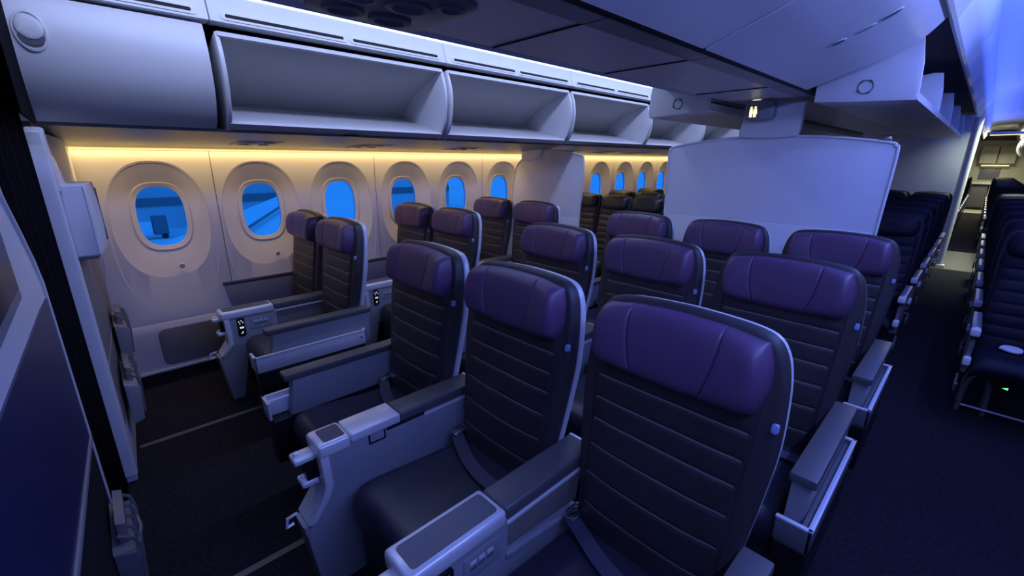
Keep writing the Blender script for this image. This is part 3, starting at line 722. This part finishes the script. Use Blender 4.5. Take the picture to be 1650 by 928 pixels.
def econ_arm(t, sd, loop=True):
    x = sd*.232
    a = MB().prism([(.06, .60), (.08, .635), (.46, .64), (.48, .60), (.44, .56), (.10, .56)], x-.022, x+.022, YZX, .006).build('armrest', 'tube', t, 35)
    MB().box(x-.023, x+.023, .03, .075, .585, .63, .008).build('arm_end_cap', 'white', a, 35)  # white stands in for the bright reflection on the cap
    MB().prism([(.05, .55), (.40, .55), (.46, .34), (.06, .34)], x-.012, x+.012, YZX, .004).build('side_panel', 'tube', t, 35)
    MB().box(x-.018, x+.018, .01, .06, .40, .45, .008).build('side_cap', 'white', t, 35)  # painted white for the same reflection as the arm end
    if loop:
        L = MB().tube(resample([(x, 0)], 1) and [(x+sd*.012, .10+.10*cos(q), .30-.10*sin(q)) for q in lin(.2, 2.9, 12)], .007, 6); L.build('cable_loop', 'tube', t)
def econ_legs(t):
    for yy in (.28, .44):
        lg = MB(); P = [(-.20, yy, .0), (-.195, yy-.02, .18), (-.175, yy-.03, .26), (-.14, yy-.03, .29), (-.10, yy-.03, .27), (-.085, yy-.02, .18), (-.08, yy, .0)]
        lg.tube(P, .012, 8); lg.build('leg', 'tube', t)
    MB().tube([(-.19, .30, .27), (.19, .30, .27)], .016, 8).build('beam', 'tube', t)
    MB().tube([(-.19, .26, .05), (.20, .26, .05)], .009, 8).build('baggage_bar', 'tube', t)
ORD = ['first', 'second', 'third', 'fourth', 'fifth', 'sixth', 'seventh', 'eighth', 'ninth', 'tenth', 'eleventh', 'twelfth', 'thirteenth', 'fourteenth']
en = thing('airline_seat', 'dark navy economy seat beside the right aisle, first in the right-hand block', 'seat', (4.255, 3.35, 0), 'economy seats right of the right aisle')
make_econ(en, 'econ'); econ_arm(en, -1); econ_legs(en)
base_econ = thing('airline_seat', '', 'seat', (3.40, 3.86, 0), 'economy seats of the centre block'); make_econ(base_econ, 'econ'); econ_legs(base_econ)
aisle_econ = base_econ; econ_arm(aisle_econ, 1)
yr = [3.35+.80*i for i in range(1, 7)]+[11.5+.80*i for i in range(9)]
for i, y in enumerate(yr):
    dup(en, (4.255, y, 0), 'dark navy economy seat beside the right aisle, %s' % (('%s in the right-hand block' % ORD[i+1]) if y < 9 else ('%s beyond the lit cross-aisle' % ORD[i-6])))
for i in range(6):
    lab = 'dark navy economy seat on the aisle side of the centre block, %s behind the partition' % ORD[i]
    if i == 0: base_econ['label'] = lab
    else: dup(base_econ, (3.40, 3.86+.80*i, 0), lab)
for i in range(9):
    dup(base_econ, (3.40, 12.35+.80*i, 0), 'dark navy economy seat at the aisle beyond the far divider, %s back' % ORD[i], 'economy seats beyond the far divider')
mid = thing('airline_seat', '', 'seat', (2.945, 3.86, 0), 'economy seats of the centre block'); make_econ(mid, 'econ'); econ_legs(mid)
for i in range(6):
    lab = 'dark navy economy seat in the middle of the centre block, %s behind the partition' % ORD[i]
    if i == 0: mid['label'] = lab
    else: dup(mid, (2.945, 3.86+.80*i, 0), lab)
lf = thing('airline_seat', '', 'seat', (.30, 3.82, 0), 'economy seats by the left windows'); make_econ(lf, 'econdark'); econ_legs(lf)
for k, (x, y, lab) in enumerate([(.30, 3.82, 'black leather economy window seat, first row behind the narrow partition'), (.75, 3.82, 'black leather economy middle seat, first row behind the narrow partition'),
                    (1.20, 3.82, 'black leather economy aisle seat, first row behind the narrow partition'), (.30, 4.62, 'black leather economy window seat, second row behind the narrow partition'),
                    (.75, 4.62, 'black leather economy middle seat, second row behind the narrow partition'), (.30, 5.42, 'black leather economy window seat, third row behind the narrow partition')]):
    if k == 0: lf['label'] = lab
    else: dup(lf, (x, y, 0), lab)
# small things at the right-hand block
mb = MB().prism(resample([(-.055, -.01), (-.03, .03), (.03, .035), (.06, .01), (.05, -.025), (.0, -.035), (-.055, -.01)], 3)[:-1], 0, .012, lambda p, q, a: (p*.9+4.20, q*1.8+3.66, a+.468), .003)
tag(mb.build('headset_packet', 'paper'), 'small white packet lying on the first navy seat at the right', 'packet')
t = thing('power_box', 'black under-seat power box with a green light, first right-hand seat', 'power box', (4.26, 3.58, .22))
MB().box(-.08, .08, -.05, .05, 0, .08, .008).build('box', 'black', t, 35)
MB().prism([(-.05, .037), (-.024, .046), (-.024, .030)], -.053, -.049, XYZ).build('indicator_light', 'greenled', t)

# ------------------------------------------------------------------ far divider, galley
t = thing('cabin_divider', 'pale full-height cabin divider wall with bright edge trim far down the right aisle', 'divider', (0, 9.2, 0))
MB().box(1.9, 3.62, -.03, .03, 0, 2.28, .006).build('panel', 'bulk', t, 35)
mb = MB().tube([(3.645, -.02, .02), (3.645, -.02, 2.22)], .052, 16); mb.box(3.60, 3.72, -.08, .04, 0, .05, .01); mb.build('edge_trim', 'white', t, 35)
t = thing('curtain_rail', 'pale slanting divider edge post beyond the cross-aisle', 'divider', (3.62, 12.2, 0))
MB().box(-.03, .03, -.03, .03, 1.0, 2.05, .006).build('post', 'galley', t, 35)
MB().box(-.5, .0, -.02, .02, .0, 2.0, .004).build('panel', 'greyd', t, 35)
struct(MB().box(3.4, 4.7, 20.4, 21.95, 0, .004).build('trim_%d' % n, 'galley')); n += 1
t = thing('galley_unit', 'lit galley unit with cupboards at the far end of the right aisle', 'galley', (4.0, 22.0, 0))
MB().box(-.75, 1.0, .3, .9, 0, 2.3, .01).build('carcass', 'galley', t, 35)
MB().box(-.40, .45, .0, .35, .86, .92, .006).build('worktop', 'silver', t, 35)
for x in (-.38, .05): MB().box(x, x+.40, .1, .32, .08, .84, .008).build('cupboard_door', 'greyd' if x < 0 else 'galley', t, 35)
for x in (-.38, .05): MB().box(x, x+.40, .05, .32, 1.55, 2.1, .008).build('locker_door', 'galley', t, 35)
MB().box(-.3, .35, .10, .14, 1.47, 1.50).build('counter_lamp', 'galleylamp', t)
MB().box(-.3, .2, .29, .33, 1.0, 1.4, .006).build('oven', 'psudark', t, 35)
t = thing('ceiling_fitting', 'yellowish lit ceiling fitting above the far end of the right aisle', 'lamp', (4.05, 15, 2.2))
MB().box(-.35, .35, -.2, .2, 0, .05, .01).build('housing', 'white', t, 35)
MB().box(-.30, .30, -.16, .16, -.012, .002, .004).build('diffuser', 'galleylamp', t, 35)

# ------------------------------------------------------------------ outside the windows
mb = MB().box(-260, -1.2, -150, 200, -5.1, -5.0); struct(mb.build('ground', 'concrete'))
wg = thing('aircraft_wing', 'pale blue-lit aircraft wing seen through the second to fourth windows', 'wing', (0, 0, 0))
def wz(x): return -1.0+.09*abs(x)*.55
WX = lin(-1.2, -27, 14)
top = MB()
top.loft([[(x, -5.6+.62*abs(x), wz(x)), (x, -5.6+.62*abs(x)+.25*(9-.26*abs(x)), wz(x)+.30*(1-abs(x)/32)), (x, -5.6+.62*abs(x)+.9*(9-.26*abs(x)), wz(x)+.12), (x, -5.6+.62*abs(x)+(9-.26*abs(x)), wz(x)), (x, -5.6+.62*abs(x)+.5*(9-.26*abs(x)), wz(x)-.25)] for x in WX])
top.build('wing_skin', 'wing', wg, 50)
for k, q in enumerate((.33, .80)):
    MB().loft([[(x, -5.6+.62*abs(x)+q*(9-.26*abs(x))+d, wz(x)+.29+h-.22*(k)) for d, h in ((0, 0), (.12, 0), (.12, .03), (0, .03))] for x in WX]).build('panel_line', 'buildingdark', wg)
bd = thing('terminal_building', 'long terminal building with dark glazed bands seen through the first window', 'building', (-50, -22, -5.0))
MB().box(-8, 0, -40, 60, 0, 13).build('wall', 'building', bd)
for z0, z1 in ((2.2, 3.0), (4.9, 6.6), (8.6, 9.6)): MB().box(-.1, .12, -40, 60, z0, z1).build('glazing_band', 'buildingdark', bd)
MB().box(-9, 1.5, -41, 61, 13, 13.8).build('roof', 'building', bd)
tk = thing('service_cart', 'small dark boxy service cart on the apron outside the first window', 'vehicle', (-44, 3.5, -5.0))
MB().box(-.5, .5, -.5, .5, .35, 1.9, .05).build('box_body', 'buildingdark', tk, 35)
MB().box(-.5, .5, -2.2, -.55, .35, 1.5, .08).build('cab', 'wing', tk, 35)
for sx in (-1, 1):
    for yy in (-1.6, .2):
        MB().loft([[(sx*.45+d, yy+.22*cos(a), .22+.22*sin(a)) for a in c24] for d in (-.06, .06)]).build('wheel', 'black', tk, 35)
